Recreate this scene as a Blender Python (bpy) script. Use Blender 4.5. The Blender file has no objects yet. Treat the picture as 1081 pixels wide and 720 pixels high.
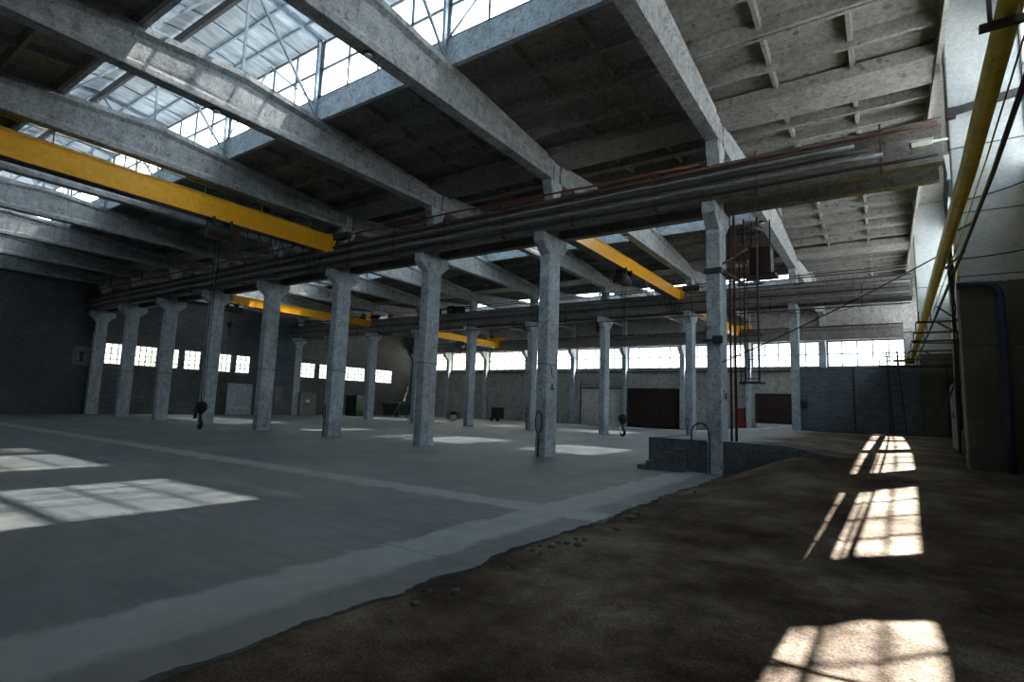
import bpy, bmesh, math, random
from mathutils import Vector, Matrix, noise
random.seed(7)
S = bpy.context.scene
COL = S.collection
PI = math.pi

# ------------------------------------------------------------------ layout (metres)
A0 = -4.19                    # X of the column frame nearest the right wall
BAY = 6.0
R0, R1, R2, R3 = -0.75, 17.25, 35.25, 53.25   # column rows
XG, XR = -52.3, 3.0           # inner faces of left gable and right wall
YB = 53.55                    # inner face of the back wall
YF = -1.3                     # inner face of the wall behind the camera
ZB, ZE, ZC = 10.3, 11.05, 11.75   # beam soffit, beam top at supports, beam top at middle
def fx(k): return A0 - BAY*k
ORD = ['first','second','third','fourth','fifth','sixth','seventh','eighth','ninth','tenth','eleventh','twelfth',
       'thirteenth','fourteenth','fifteenth','sixteenth','seventeenth','eighteenth','nineteenth','twentieth',
       'twenty-first','twenty-second','twenty-third','twenty-fourth']

# ------------------------------------------------------------------ materials
def lin(r, g, b):
    f = lambda c: (c/255/12.92) if c/255 <= .04045 else ((c/255+.055)/1.055)**2.4
    return (f(r), f(g), f(b), 1)
class NT:
    def __init__(s, name):
        s.m = bpy.data.materials.new(name); s.m.use_nodes = True
        s.t = s.m.node_tree; s.t.nodes.clear()
        s.out = s.n('ShaderNodeOutputMaterial')
    def n(s, typ, ins=None, **kw):
        nd = s.t.nodes.new(typ)
        for k, v in kw.items(): setattr(nd, k, v)
        for k, v in (ins or {}).items():
            if isinstance(v, bpy.types.NodeSocket): s.t.links.new(v, nd.inputs[k])
            else: nd.inputs[k].default_value = v
        return nd
    def coord(s, scale=(1,1,1), kind='Object', rot=(0,0,0)):
        tc = s.n('ShaderNodeTexCoord')
        return s.n('ShaderNodeMapping', {'Vector': tc.outputs[kind], 'Scale': scale, 'Rotation': rot}).outputs[0]
    def world(s, scale=(1,1,1)):
        g = s.n('ShaderNodeNewGeometry')
        return s.n('ShaderNodeMapping', {'Vector': g.outputs['Position'], 'Scale': scale}).outputs[0]
    def noise(s, v, scale, detail=4, rough=.55, dist=0):
        return s.n('ShaderNodeTexNoise', {'Vector': v, 'Scale': scale, 'Detail': detail, 'Roughness': rough, 'Distortion': dist}).outputs['Fac']
    def ramp(s, f, stops):
        r = s.n('ShaderNodeValToRGB', {'Fac': f}); e = r.color_ramp.elements
        while len(e) < len(stops): e.new(.5)
        for el, (p, c) in zip(e, stops):
            el.position = p; el.color = c if len(c) == 4 else (*c, 1)
        return r.outputs[0]
    def mix(s, f, a, b, mode='MIX'):
        m = s.n('ShaderNodeMix', data_type='RGBA', blend_type=mode)
        for i, v in ((0, f), (6, a), (7, b)):
            if isinstance(v, bpy.types.NodeSocket): s.t.links.new(v, m.inputs[i])
            else: m.inputs[i].default_value = v
        return m.outputs[2]
    def math(s, op, a, b=0.0, clamp=False):
        m = s.n('ShaderNodeMath', operation=op, use_clamp=clamp)
        for i, v in ((0, a), (1, b)):
            if isinstance(v, bpy.types.NodeSocket): s.t.links.new(v, m.inputs[i])
            else: m.inputs[i].default_value = v
        return m.outputs[0]
    def bump(s, h, strength=.3, dist=.02):
        return s.n('ShaderNodeBump', {'Height': h, 'Strength': strength, 'Distance': dist}).outputs[0]
    def finish(s, col, rough=.8, bump=None, metal=0, spec=.4):
        b = s.n('ShaderNodeBsdfPrincipled', {'Base Color': col, 'Roughness': rough, 'Metallic': metal, 'Specular IOR Level': spec})
        if bump is not None: s.t.links.new(bump, b.inputs['Normal'])
        s.t.links.new(b.outputs[0], s.out.inputs[0]); return s.m
def g(v, t=(1,1,1)): return (v*t[0], v*t[1], v*t[2], 1)

def concrete(name, base, dark=.55, tint=(1,1,1), scale=1.0, streak=True, rough=.85, grain=.75):
    n = NT(name); w = n.world()
    big = n.noise(w, .6*scale, 5, .6); fine = n.noise(w, 14*scale, 4, .7)
    ws = n.world((1.8, 1.8, .25)); st = n.noise(ws, 2.2*scale, 5, .65)
    c = n.ramp(big, [(.3, g(base*.78, tint)), (.7, g(base*1.1, tint))])
    if streak:
        c = n.mix(n.ramp(st, [(.5, (0,0,0,1)), (.74, (.75,.75,.75,1))]), c, g(base*dark, (1, .97, .9)))
    mid = n.noise(w, 3.2*scale, 6, .72)
    c = n.mix(grain, c, n.ramp(mid, [(.3, (.45,.45,.45,1)), (.52, (1,1,1,1)), (.7, (1.25,1.25,1.25,1))]), 'MULTIPLY')
    c = n.mix(.7, c, n.ramp(fine, [(.33, (.45,.45,.45,1)), (.62, (1.15,1.15,1.15,1))]), 'MULTIPLY')
    spots = n.noise(w, 6*scale, 2, .5)
    c = n.mix(n.ramp(spots, [(.64, (0,0,0,1)), (.7, (.75,.75,.75,1))]), c, g(base*.3))
    return n.finish(c, rough, n.bump(n.math('ADD', fine, n.math('MULTIPLY', mid, 1.5)), .5, .02))
M = {}
M['beam'] = concrete('beam_concrete', .34, .5, (.93, 1.0, 1.05), 1, True)
M['column'] = concrete('column_concrete', .45, .5, (.86, .99, 1.1), 1.1, True)
M['girder'] = concrete('girder_concrete', .17, .45, (1.05, 1, .95), 1, True)
M['slab'] = concrete('roof_slab_concrete', .23, .6, (1.0, 1.0, .95), .6, False, .85, .4)
M['lantern_slab'] = concrete('lantern_slab_concrete', .42, .5, (.93, 1, 1.04), 1.5, True)
M['kerb'] = concrete('kerb_concrete', .5, .7, (.86, 1, 1.1), 1, True)
M['panel_back'] = concrete('back_wall_concrete', .36, .6, (1, 1, .97), .8, True)
M['panel'] = concrete('wall_panel_concrete', .22, .6, (1, 1, .96), .8, True)
M['platform'] = concrete('platform_concrete', .13, .5, (.82, .97, 1.12), 1.4, True)
M['pier'] = concrete('pier_concrete', .36, .6, (.95, 1, 1.02), 1, True)

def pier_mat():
    n = NT('pier_concrete_with_painted_shade'); w = n.world()
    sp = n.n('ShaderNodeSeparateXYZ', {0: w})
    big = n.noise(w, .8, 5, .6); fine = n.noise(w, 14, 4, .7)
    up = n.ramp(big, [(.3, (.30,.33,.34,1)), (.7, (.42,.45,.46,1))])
    lo = n.ramp(big, [(.3, (.06,.06,.05,1)), (.7, (.10,.10,.085,1))])  # shade on the lower pier, painted into its colour below a fixed height
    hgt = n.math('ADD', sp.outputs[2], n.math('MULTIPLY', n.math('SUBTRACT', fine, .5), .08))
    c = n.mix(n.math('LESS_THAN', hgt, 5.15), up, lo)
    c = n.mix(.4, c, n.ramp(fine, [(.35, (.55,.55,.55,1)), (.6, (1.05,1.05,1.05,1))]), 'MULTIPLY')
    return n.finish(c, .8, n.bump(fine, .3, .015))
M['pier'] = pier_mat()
def brick(name, c1, c2, mort, axis, scale=1.0, bumpy=.5):
    n = NT(name); geo = n.n('ShaderNodeNewGeometry')
    sp = n.n('ShaderNodeSeparateXYZ', {0: geo.outputs['Position']})
    cv = n.n('ShaderNodeCombineXYZ', {0: sp.outputs[0 if axis == 'x' else 1], 1: sp.outputs[2], 2: 0.0})
    bt = n.n('ShaderNodeTexBrick', {'Vector': cv.outputs[0], 'Color1': c1, 'Color2': c2, 'Mortar': mort, 'Scale': scale,
             'Mortar Size': .012, 'Brick Width': .29, 'Row Height': .095, 'Bias': 0.0, 'Mortar Smooth': .3})
    w = n.world(); big = n.noise(w, .45, 5, .6); fi = n.noise(w, 9, 4, .6)
    c = n.mix(.8, bt.outputs[0], n.ramp(big, [(.3, (.5,.5,.5,1)), (.68, (1.15,1.15,1.15,1))]), 'MULTIPLY')
    c = n.mix(.5, c, n.ramp(fi, [(.35, (.5,.5,.5,1)), (.6, (1,1,1,1))]), 'MULTIPLY')
    h = n.math('ADD', n.math('MULTIPLY', bt.outputs['Fac'], -1.0), fi)
    return n.finish(c, .85, n.bump(h, bumpy, .02))
M['brick_gable'] = brick('gable_brick', g(.17,(.9,1,1.1)), g(.10,(.95,1,1.02)), g(.03), 'y')
M['brick_blue'] = brick('blue_grey_brick', g(.19,(.75,.97,1.2)), g(.13,(.75,.95,1.15)), g(.05), 'x')
M['brick_back'] = brick('white_block', g(.42), g(.38), g(.25), 'x', .55, .3)

def steel(name, col, rough=.55, metal=.0, var=.35):
    n = NT(name); w = n.world()
    f = n.noise(w, 5, 4, .6); f2 = n.noise(w, 22, 3, .6)
    d = tuple(c*(1-var) for c in col[:3]) + (1,)
    c = n.ramp(f, [(.35, d), (.6, col)])
    c = n.mix(n.ramp(f2, [(.62, (0,0,0,1)), (.72, (.6,.6,.6,1))]), c, (.05, .028, .015, 1))
    return n.finish(c, rough, n.bump(f2, .15, .005), metal)
M['yellow'] = steel('crane_yellow_paint', (.86, .42, .012, 1), .38, 0, .15)
M['pipe_yellow'] = steel('gas_pipe_yellow_paint', (.5, .41, .02, 1), .45, 0, .3)
M['dark'] = steel('dark_steel', (.028, .027, .028, 1), .55, .1)
M['rust'] = steel('rusty_steel', (.07, .028, .016, 1), .7)
M['red'] = steel('red_brown_paint', (.22, .045, .02, 1), .6)
M['maroon'] = steel('maroon_door_paint', (.022, .008, .006, 1), .6, 0, .5)
M['pipe'] = steel('pipe_grey_paint', (.16, .17, .18, 1), .5)
M['pipe_blue'] = steel('pipe_blue_paint', (.02, .035, .075, 1), .5)
M['lsteel'] = steel('lantern_steel', (.20, .26, .31, 1), .5)
M['frame'] = steel('window_frame_steel', (.13, .15, .17, 1), .6)
M['frame_light'] = steel('window_frame_pale', (.45, .45, .42, 1), .6, 0, .15)
M['white'] = steel('white_paint', (.62, .63, .62, 1), .5, 0, .1)
M['whitedoor'] = concrete('white_door_paint', .55, .7, (1, 1, .95), 1.2, True)
M['rubber'] = steel('black_rubber', (.012, .012, .012, 1), .8)
M['rail'] = steel('crane_rail_steel', (.06, .055, .05, 1), .45, .4)
M['timber'] = steel('weathered_timber', (.2, .12, .06, 1), .8)
M['cloth'] = steel('pale_sack_cloth', (.55, .5, .42, 1), .9, 0, .2)
M['green'] = steel('dark_green_paint', (.02, .05, .035, 1), .6)

def floor_mat():
    n = NT('worn_concrete_floor'); w = n.world()
    sp = n.n('ShaderNodeSeparateXYZ', {0: w}); X, Y = sp.outputs[0], sp.outputs[1]
    big = n.noise(w, .35, 6, .62); med = n.noise(w, 1.7, 5, .65, .4); fine = n.noise(w, 30, 3, .7)
    swv = n.world((.5, 2.6, 1)); sw = n.noise(swv, 1.6, 7, .68, .8)
    c = n.ramp(big, [(.3, (.075,.098,.112,1)), (.7, (.14,.165,.178,1))])
    c = n.mix(.5, c, n.ramp(med, [(.3, (.62,.62,.62,1)), (.68, (1.12,1.12,1.12,1))]), 'MULTIPLY')
    c = n.mix(.75, c, n.ramp(sw, [(.3, (.6,.6,.6,1)), (.5, (1,1,1,1)), (.7, (1.25,1.25,1.25,1))]), 'MULTIPLY')
    c = n.mix(.6, c, n.ramp(fine, [(.35, (.6,.6,.6,1)), (.6, (1.15,1.15,1.15,1))]), 'MULTIPLY')
    pk = n.noise(w, 5, 2, .5); c = n.mix(n.ramp(pk, [(.70, (0,0,0,1)), (.73, (.7,.7,.7,1))]), c, (.03, .035, .04, 1))
    # paler poured strips along the edge and across the bay
    def band(v, c0, hw, wob):
        vv = n.math('ADD', v, n.math('MULTIPLY', n.math('SUBTRACT', med, .5), wob))
        d = n.math('ABSOLUTE', n.math('SUBTRACT', vv, c0))
        return n.math('MULTIPLY', n.math('SUBTRACT', hw, d), 6.0, True)
    b1 = band(X, -4.9, .5, .7); b2 = band(Y, 8.6, .42, .7)
    bb = n.math('MULTIPLY', n.math('MULTIPLY', n.math('MAXIMUM', b1, b2), .95), n.math('ADD', .25, med))
    c = n.mix(bb, c, (.27, .32, .335, 1))
    # joints every 3 m
    def joint(v, off):
        m_ = n.math('PINGPONG', n.math('ADD', v, off), 3.0)
        return n.math('LESS_THAN', m_, .015)
    j = n.math('MULTIPLY', n.math('MAXIMUM', joint(X, 2.0), joint(Y, .9)), .5)
    c = n.mix(j, c, (.05, .055, .06, 1))
    # footprints of dust towards the back
    du = n.noise(w, .22, 4, .6)
    c = n.mix(n.ramp(du, [(.45, (0,0,0,1)), (.7, (.5,.5,.5,1))]), c, (.2, .185, .155, 1))
    return n.finish(c, .62, n.bump(n.math('ADD', fine, n.math('MULTIPLY', med, 2.0)), .25, .01), 0, .45)
M['floor'] = floor_mat()
def soil_mat():
    n = NT('bare_soil'); w = n.world()
    sp = n.n('ShaderNodeSeparateXYZ', {0: w}); X, Y = sp.outputs[0], sp.outputs[1]
    big = n.noise(w, .5, 6, .65); med = n.noise(w, 3, 5, .7); fine = n.noise(w, 45, 4, .75)
    c = n.ramp(big, [(.36, (.035,.023,.016,1)), (.5, (.115,.09,.066,1)), (.64, (.23,.20,.155,1))])
    c = n.mix(.7, c, n.ramp(med, [(.3, (.5,.5,.5,1)), (.65, (1.15,1.15,1.15,1))]), 'MULTIPLY')
    c = n.mix(.75, c, n.ramp(fine, [(.38, (.25,.25,.25,1)), (.6, (1.3,1.25,1.15,1))]), 'MULTIPLY')
    # grey concrete dust on the left of the raised floor
    m1 = n.math('MULTIPLY', n.math('SUBTRACT', n.math('ADD', -3.6, n.math('MULTIPLY', big, 1.6)), X), .8, True)
    m2 = n.math('MULTIPLY', n.math('SUBTRACT', Y, 17.2), 10.0, True)
    c = n.mix(n.math('MULTIPLY', m1, m2), c, n.ramp(med, [(.3, (.2,.22,.23,1)), (.7, (.33,.34,.33,1))]))
    # pebbles
    vo = n.n('ShaderNodeTexVoronoi', {'Vector': w, 'Scale': 22.0}).outputs['Distance']
    c = n.mix(n.ramp(vo, [(.0, (.55,.55,.55,1)), (.18, (0,0,0,1))]), c, (.2, .17, .13, 1))
    h = n.math('ADD', n.math('MULTIPLY', med, 3.0), fine)
    return n.finish(c, .95, n.bump(h, .7, .03), 0, .15)
M['soil'] = soil_mat()
def glass_mat(name, tint, clear, dirt=.15):
    n = NT(name); w = n.world()
    tr = n.n('ShaderNodeBsdfTransparent', {'Color': tint})
    gl = n.n('ShaderNodeBsdfGlossy', {'Color': (1,1,1,1), 'Roughness': .08})
    tl = n.n('ShaderNodeBsdfTranslucent', {'Color': (.8,.8,.75,1)})
    d = n.ramp(n.noise(w, 1.3, 4, .6), [(.35, g(dirt*.4)), (.7, g(dirt))])
    a = n.n('ShaderNodeMixShader', {0: d, 1: tr.outputs[0], 2: tl.outputs[0]})
    b = n.n('ShaderNodeMixShader', {0: 1-clear, 1: a.outputs[0], 2: gl.outputs[0]})
    n.t.links.new(b.outputs[0], n.out.inputs[0]); return n.m
M['glass'] = glass_mat('window_glass', (.95, .97, 1, 1), .95, .2)
M['glass_dusty'] = glass_mat('dusty_window_glass', (1, .97, .88, 1), .95, .5)
def diffusing_glass():
    n = NT('wired_obscured_glass'); w = n.world()
    tr = n.n('ShaderNodeBsdfTransparent', {'Color': (1,1,1,1)})
    tl = n.n('ShaderNodeBsdfTranslucent', {'Color': (.88,.92,.95,1)})
    f = n.ramp(n.noise(w, .8, 4, .6), [(.3, g(.86)), (.7, g(.97))])
    a = n.n('ShaderNodeMixShader', {0: f, 1: tr.outputs[0], 2: tl.outputs[0]})
    n.t.links.new(a.outputs[0], n.out.inputs[0]); return n.m
M['glass_lantern'] = diffusing_glass()
def roof_sheet():
    # weathered translucent roofing sheets, 1.5 m wide, each dirtied differently
    n = NT('translucent_roof_sheet'); w = n.world()
    sp = n.n('ShaderNodeSeparateXYZ', {0: w})
    idx = n.math('FLOOR', n.math('DIVIDE', n.math('ADD', sp.outputs[0], 60.3), 1.5))
    wn = n.n('ShaderNodeTexWhiteNoise', noise_dimensions='1D'); n.t.links.new(idx, wn.inputs['W'])
    ws = n.world((1.2, .25, 1)); st = n.noise(ws, 3, 6, .65)
    clear = n.math('MULTIPLY', n.ramp(wn.outputs['Value'], [(.45, g(.03)), (.5, g(1))]), n.ramp(st, [(.35, g(.04)), (.65, g(.125))]))
    col = n.ramp(st, [(.3, (.2,.23,.25,1)), (.7, (.5,.55,.58,1))])
    df = n.n('ShaderNodeBsdfDiffuse', {'Color': col}); tl = n.n('ShaderNodeBsdfTranslucent', {'Color': col})
    tr = n.n('ShaderNodeBsdfTransparent', {'Color': (1, .97, .92, 1)})
    a = n.n('ShaderNodeMixShader', {0: .012, 1: df.outputs[0], 2: tl.outputs[0]})
    b = n.n('ShaderNodeMixShader', {0: clear, 1: a.outputs[0], 2: tr.outputs[0]})
    n.t.links.new(b.outputs[0], n.out.inputs[0]); return n.m
M['sheet'] = roof_sheet()
def leaf_mat():
    n = NT('sunlit_leaves'); w = n.world()
    return n.finish(n.ramp(n.noise(w, 3, 3, .6), [(.3, (.12,.2,.05,1)), (.7, (.35,.45,.16,1))]), .8)
M['leaf'] = leaf_mat()
M['yard'] = concrete('yard_concrete', .5, .8, (1, 1, .96), .3, False)
M['outwall'] = concrete('outside_render', .5, .8, (1, .98, .92), .3, False)

# ------------------------------------------------------------------ mesh helpers
class MB:
    def __init__(s): s.bm = bmesh.new()
    def poly(s, pts, faces):
        v = [s.bm.verts.new(p) for p in pts]
        for f in faces:
            try: s.bm.faces.new([v[i] for i in f])
            except ValueError: pass
        return s
    def box(s, x0, x1, y0, y1, z0, z1):
        p = [(x0,y0,z0),(x1,y0,z0),(x1,y1,z0),(x0,y1,z0),(x0,y0,z1),(x1,y0,z1),(x1,y1,z1),(x0,y1,z1)]
        return s.poly(p, [(3,2,1,0),(4,5,6,7),(0,1,5,4),(1,2,6,5),(2,3,7,6),(3,0,4,7)])
    def cbox(s, c, d): return s.box(c[0]-d[0]/2, c[0]+d[0]/2, c[1]-d[1]/2, c[1]+d[1]/2, c[2]-d[2]/2, c[2]+d[2]/2)
    def loft(s, rings, cap=True):            # rings: lists of equal length
        n = len(rings[0]); vs = [[s.bm.verts.new(p) for p in r] for r in rings]
        for a, b in zip(vs, vs[1:]):
            for i in range(n):
                j = (i+1) % n; s.bm.faces.new((a[i], a[j], b[j], b[i]))
        if cap:
            s.bm.faces.new(vs[0][::-1]); s.bm.faces.new(vs[-1])
        return s
    def extr(s, prof, axis, a, b):           # profile (u,v) swept along axis
        def P(t, u, v): return {'x': (t,u,v), 'y': (u,t,v), 'z': (u,v,t)}[axis]
        return s.loft([[P(a,u,v) for u,v in prof], [P(b,u,v) for u,v in prof]])
    def tube(s, pts, r, seg=8, closed=False):
        pts = [Vector(p) for p in pts]; rings = []; n = len(pts); up = None
        for i, p in enumerate(pts):
            if closed: d = pts[(i+1) % n]-pts[i-1]
            else: d = pts[min(i+1, n-1)]-pts[max(i-1, 0)]
            d.normalize()
            if up is None: up = Vector((0,0,1)) if abs(d.z) < .9 else Vector((1,0,0))
            sd = d.cross(up)
            if sd.length < 1e-4: sd = d.orthogonal()
            sd.normalize(); up = sd.cross(d).normalized()
            rr = r[i] if isinstance(r, (list, tuple)) else r
            rings.append([p + (sd*math.cos(2*PI*k/seg) + up*math.sin(2*PI*k/seg))*rr for k in range(seg)])
        if closed: rings.append(rings[0]); s.loft(rings[:-1] + [rings[0]], cap=False)
        else: s.loft(rings)
        return s
    def bar(s, p, q, w, h=None):             # rectangular bar between two points
        p, q = Vector(p), Vector(q); h = h or w; d = (q-p).normalized()
        up = Vector((0,0,1)) if abs(d.z) < .95 else Vector((1,0,0))
        sd = d.cross(up).normalized(); u2 = sd.cross(d)
        R = lambda c: [c+sd*w/2+u2*h/2, c-sd*w/2+u2*h/2, c-sd*w/2-u2*h/2, c+sd*w/2-u2*h/2]
        return s.loft([R(p), R(q)])
    def lathe(s, prof, c=(0,0,0), seg=16, axis='z'):
        rings = []
        for r, t in prof:
            ring = []
            for k in range(seg):
                a = 2*PI*k/seg; u, v = r*math.cos(a), r*math.sin(a)
                q = {'z': (u,v,t), 'x': (t,u,v), 'y': (u,t,v)}[axis]
                ring.append((q[0]+c[0], q[1]+c[1], q[2]+c[2]))
            rings.append(ring)
        return s.loft(rings)
    def build(s, name, mat, parent=None, bevel=0, smooth=False, loc=None):
        bmesh.ops.remove_doubles(s.bm, verts=s.bm.verts, dist=1e-5)
        bmesh.ops.recalc_face_normals(s.bm, faces=s.bm.faces)
        me = bpy.data.meshes.new(name); s.bm.to_mesh(me); s.bm.free()
        me.materials.append(M[mat] if isinstance(mat, str) else mat)
        if smooth:
            for p in me.polygons: p.use_smooth = True
        o = bpy.data.objects.new(name, me); COL.objects.link(o)
        if parent: o.parent = parent
        if loc: o.location = loc
        if bevel:
            b = o.modifiers.new('bevel', 'BEVEL'); b.width = bevel; b.segments = 2; b.limit_method = 'ANGLE'; b.angle_limit = math.radians(40)
        return o
def tag(o, label=None, cat=None, group=None, kind=None):
    if label: o['label'] = label
    if cat: o['category'] = cat
    if group: o['group'] = group
    if kind: o['kind'] = kind
    return o
def struct(o): o['kind'] = 'structure'; return o
def empty(name, loc=(0,0,0)):
    o = bpy.data.objects.new(name, None); COL.objects.link(o); o.location = loc; o.empty_display_size = .3
    return o
def copy_tree(o, parent=None):
    c = o.copy(); COL.objects.link(c)
    if parent: c.parent = parent
    for ch in list(o.children): copy_tree(ch, c)
    return c
def nz(*a): return noise.noise(Vector(a))

# ------------------------------------------------------------------ floor
def ramp_h(y): return .95*(1-math.exp(-(max(0, y-8)/8)**1.5))
def lerp_tab(t, tab):
    if tab is ZT: return ramp_h(t)
    if t <= tab[0][0]: return tab[0][1]
    for (a, va), (b, vb) in zip(tab, tab[1:]):
        if t <= b:
            return va + (vb-va)*(t-a)/(b-a)
    return tab[-1][1]
ZT = [(7.0,0),(9,.07),(11,.2),(14,.5),(17.25,.78),(20,.86),(26,.91),(35,.95),(60,.95)]
def sm(t): t = max(0, min(1, t)); return t*t*(3-2*t)
def edge_x(y): return -3.95 + .13*nz(y*.9, 3.1, 0) + .07*nz(y*3.5, 9.7, 0) + .03*nz(y*11, 1.7, 0)
def soil_z(x, y):
    z = lerp_tab(y, ZT) * sm((x+4.15)/2.3)
    n_ = -.045 + .035*nz(x*.9, y*.9, 0) + .018*nz(x*3, y*3, 5) + .008*nz(x*9, y*9, 2)
    q = sm((y-15)/2.25); z += n_*(1-q) + .02*nz(x*1.2, y*1.2, 0)*q
    e = edge_x(y) - x
    if e > -.1: z = min(z, -.03)
    return z
def raised_z(x, y):
    top = .93; right = lerp_tab(y, ZT)
    z = top + (right-top)*sm((x+2.6)/1.9)
    w = max(.02, (y-21)/32*10); c = -6.05 - max(0, (y-21)/32*4)
    if y < 21: w = .0
    t = 1.0 if w == 0 else max(0, min(1, (x-c+w/2)/w))
    return z*t + .02*nz(x*1.2, y*1.2, 0)*(1 if t > .02 else 0) - (.02 if t <= 0 else 0)
# slab with broken edge
mb = MB(); n = 420; ys = [YF + (R1-YF)*i/n for i in range(n+1)]
for (za, zb_) in ((0, -.3),):
    L = [(XG-.2, y, 0) for y in ys]; Rr = [(min(edge_x(y), -3.6), y, 0) for y in ys]
    lo = [(p[0]-.03+.03*nz(p[1]*7, 0, 4), p[1], -.3) for p in Rr]
    vs = [[mb.bm.verts.new(p) for p in r] for r in (L, Rr, lo)]
    for i in range(n):
        for a, b in ((0,1),(1,2)):
            mb.bm.faces.new((vs[a][i], vs[b][i], vs[b][i+1], vs[a][i+1]))
mb.box(XG-.2, 3.2, R1, YB+.2, -.3, 0)
struct(mb.build('floor', 'floor'))
# soil aisle
def grid(fn, x0, x1, nx, y0, y1, ny):
    mb = MB(); V = [[mb.bm.verts.new((x0+(x1-x0)*i/nx, y0+(y1-y0)*j/ny, fn(x0+(x1-x0)*i/nx, y0+(y1-y0)*j/ny))) for i in range(nx+1)] for j in range(ny+1)]
    for j in range(ny):
        for i in range(nx): mb.bm.faces.new((V[j][i], V[j][i+1], V[j+1][i+1], V[j+1][i]))
    return mb, V
mb, V = grid(soil_z, -4.6, 3.1, 130, YF, R1, 280)
struct(mb.build('floor', 'soil', smooth=True))
mb, V = grid(raised_z, -6.05, 3.1, 60, R1, 21.0, 34)
struct(mb.build('floor', 'soil', smooth=True))
mb, V = grid(raised_z, -18, 3.1, 100, 21.0, YB+.1, 110)
struct(mb.build('floor', 'soil', smooth=True))
# loading platform face (retaining wall of the raised floor) and its broken steps
t = empty('loading_platform', (-5.0, R1, 0))
tag(t, 'low blue-grey concrete loading platform edge around the nearest column foot', 'platform')
mb = MB()
def face_strip(x0, x1, n_, y):
    top = [(x0+(x1-x0)*i/n_, y, raised_z(x0+(x1-x0)*i/n_, R1)+.02) for i in range(n_+1)]
    for i in range(n_):
        a, b = top[i], top[i+1]
        mb.poly([(a[0],y-.14,-.2),(b[0],y-.14,-.2),(b[0],y-.14,b[2]),(a[0],y-.14,a[2]),(a[0],y+.14,-.2),(b[0],y+.14,-.2),(b[0],y+.14,b[2]),(a[0],y+.14,a[2])],
                [(0,1,2,3),(3,2,6,7),(5,4,7,6)] + ([(0,3,7,4)] if i == 0 else []) + ([(1,5,6,2)] if i == n_-1 else []))
face_strip(-6.24, -1.2, 30, R1-.12)
mb.box(-6.24, -6.0, R1+.02, 21.1, -.2, .95)
o = mb.build('retaining_wall', 'platform', t); o.matrix_parent_inverse = Matrix.Translation((5.0, -R1, 0))
mb = MB(); prev = -6.4
for i in range(5):
    x0 = -6.45 + i*.27
    pts = [(x0, R1-.72), (x0+.34+.05*nz(i,1,1), R1-.7), (x0+.34, R1-.25), (x0, R1-.25)]
    h = .13+.14*i
    mb.loft([[(p[0], p[1], -.1) for p in pts], [(p[0]+.02*nz(i*3,j,0), p[1], h+.02*nz(i,j*5,2)) for j, p in enumerate(pts)]])
o = mb.build('broken_steps', 'platform', t, bevel=.02); o.matrix_parent_inverse = Matrix.Translation((5.0, -R1, 0))

# ------------------------------------------------------------------ outside
struct(MB().box(-140, 90, -60, 160, -.75, -.55).build('yard_ground', 'yard'))
def tree(x, y, h, r, lab):
    t = empty('tree', (x, y, -.55)); tag(t, lab, 'tree', 'trees outside the windows')
    MB().tube([(0,0,0),(.1,.05,h*.3),(0,.1,h*.7)], [.22,.17,.08], 8).build('trunk', 'timber', t)
    mb = MB(); rnd = random.Random(int(x*7+y))
    for i in range(900):
        a, b = rnd.uniform(0, 2*PI), math.acos(rnd.uniform(-1, 1)); q = r*rnd.uniform(.55, 1)**.5
        q *= 1+.25*nz(math.cos(a)*2, math.sin(a)*2, b*2)
        c = Vector((q*math.sin(b)*math.cos(a), q*math.sin(b)*math.sin(a), h*.62 + q*math.cos(b)*.8))
        d1 = Vector((rnd.uniform(-1,1), rnd.uniform(-1,1), rnd.uniform(-1,1))).normalized()*.3
        d2 = d1.orthogonal().normalized()*.22
        mb.poly([c-d1, c+d2, c+d1, c-d2], [(0,1,2,3)])
    mb.build('crown', 'leaf', t)
for i, (x, y, h, r) in enumerate([(-50, 66, 9.5, 3.6), (-41, 68, 10, 4.0), (-63, 40, 7, 2.8), (-64, 27, 6.5, 2.6)]):
    tree(x, y, h, r, ['pale sunlit tree behind the left end of the back wall windows', 'broad pale green tree behind the middle back wall windows',
                      'green bush seen through the farthest gable window', 'small green tree seen through the gable windows of the middle hall'][i])

# ------------------------------------------------------------------ walls with openings
def wall_with_openings(name, mat, axis, c0, c1, u0, u1, z0, z1, ops):
    """solid wall between c0 and c1 on its normal axis, spanning u0..u1, z0..z1 with rectangular openings"""
    mb = MB()
    us = sorted({u0, u1, *[o[0] for o in ops], *[o[1] for o in ops]}); zs = sorted({z0, z1, *[o[2] for o in ops], *[o[3] for o in ops]})
    def hole(u, z): return any(o[0] < u < o[1] and o[2] < z < o[3] for o in ops)
    for ua, ub in zip(us, us[1:]):
        run = None
        for za, zb in zip(zs, zs[1:]):
            if hole((ua+ub)/2, (za+zb)/2):
                if run: 
                    (mb.box(ua, ub, c0, c1, *run) if axis == 'y' else mb.box(c0, c1, ua, ub, *run)); run = None
            else: run = (run[0], zb) if run else (za, zb)
        if run: (mb.box(ua, ub, c0, c1, *run) if axis == 'y' else mb.box(c0, c1, ua, ub, *run))
    return struct(mb.build(name, mat))
WN = [0]
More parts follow.
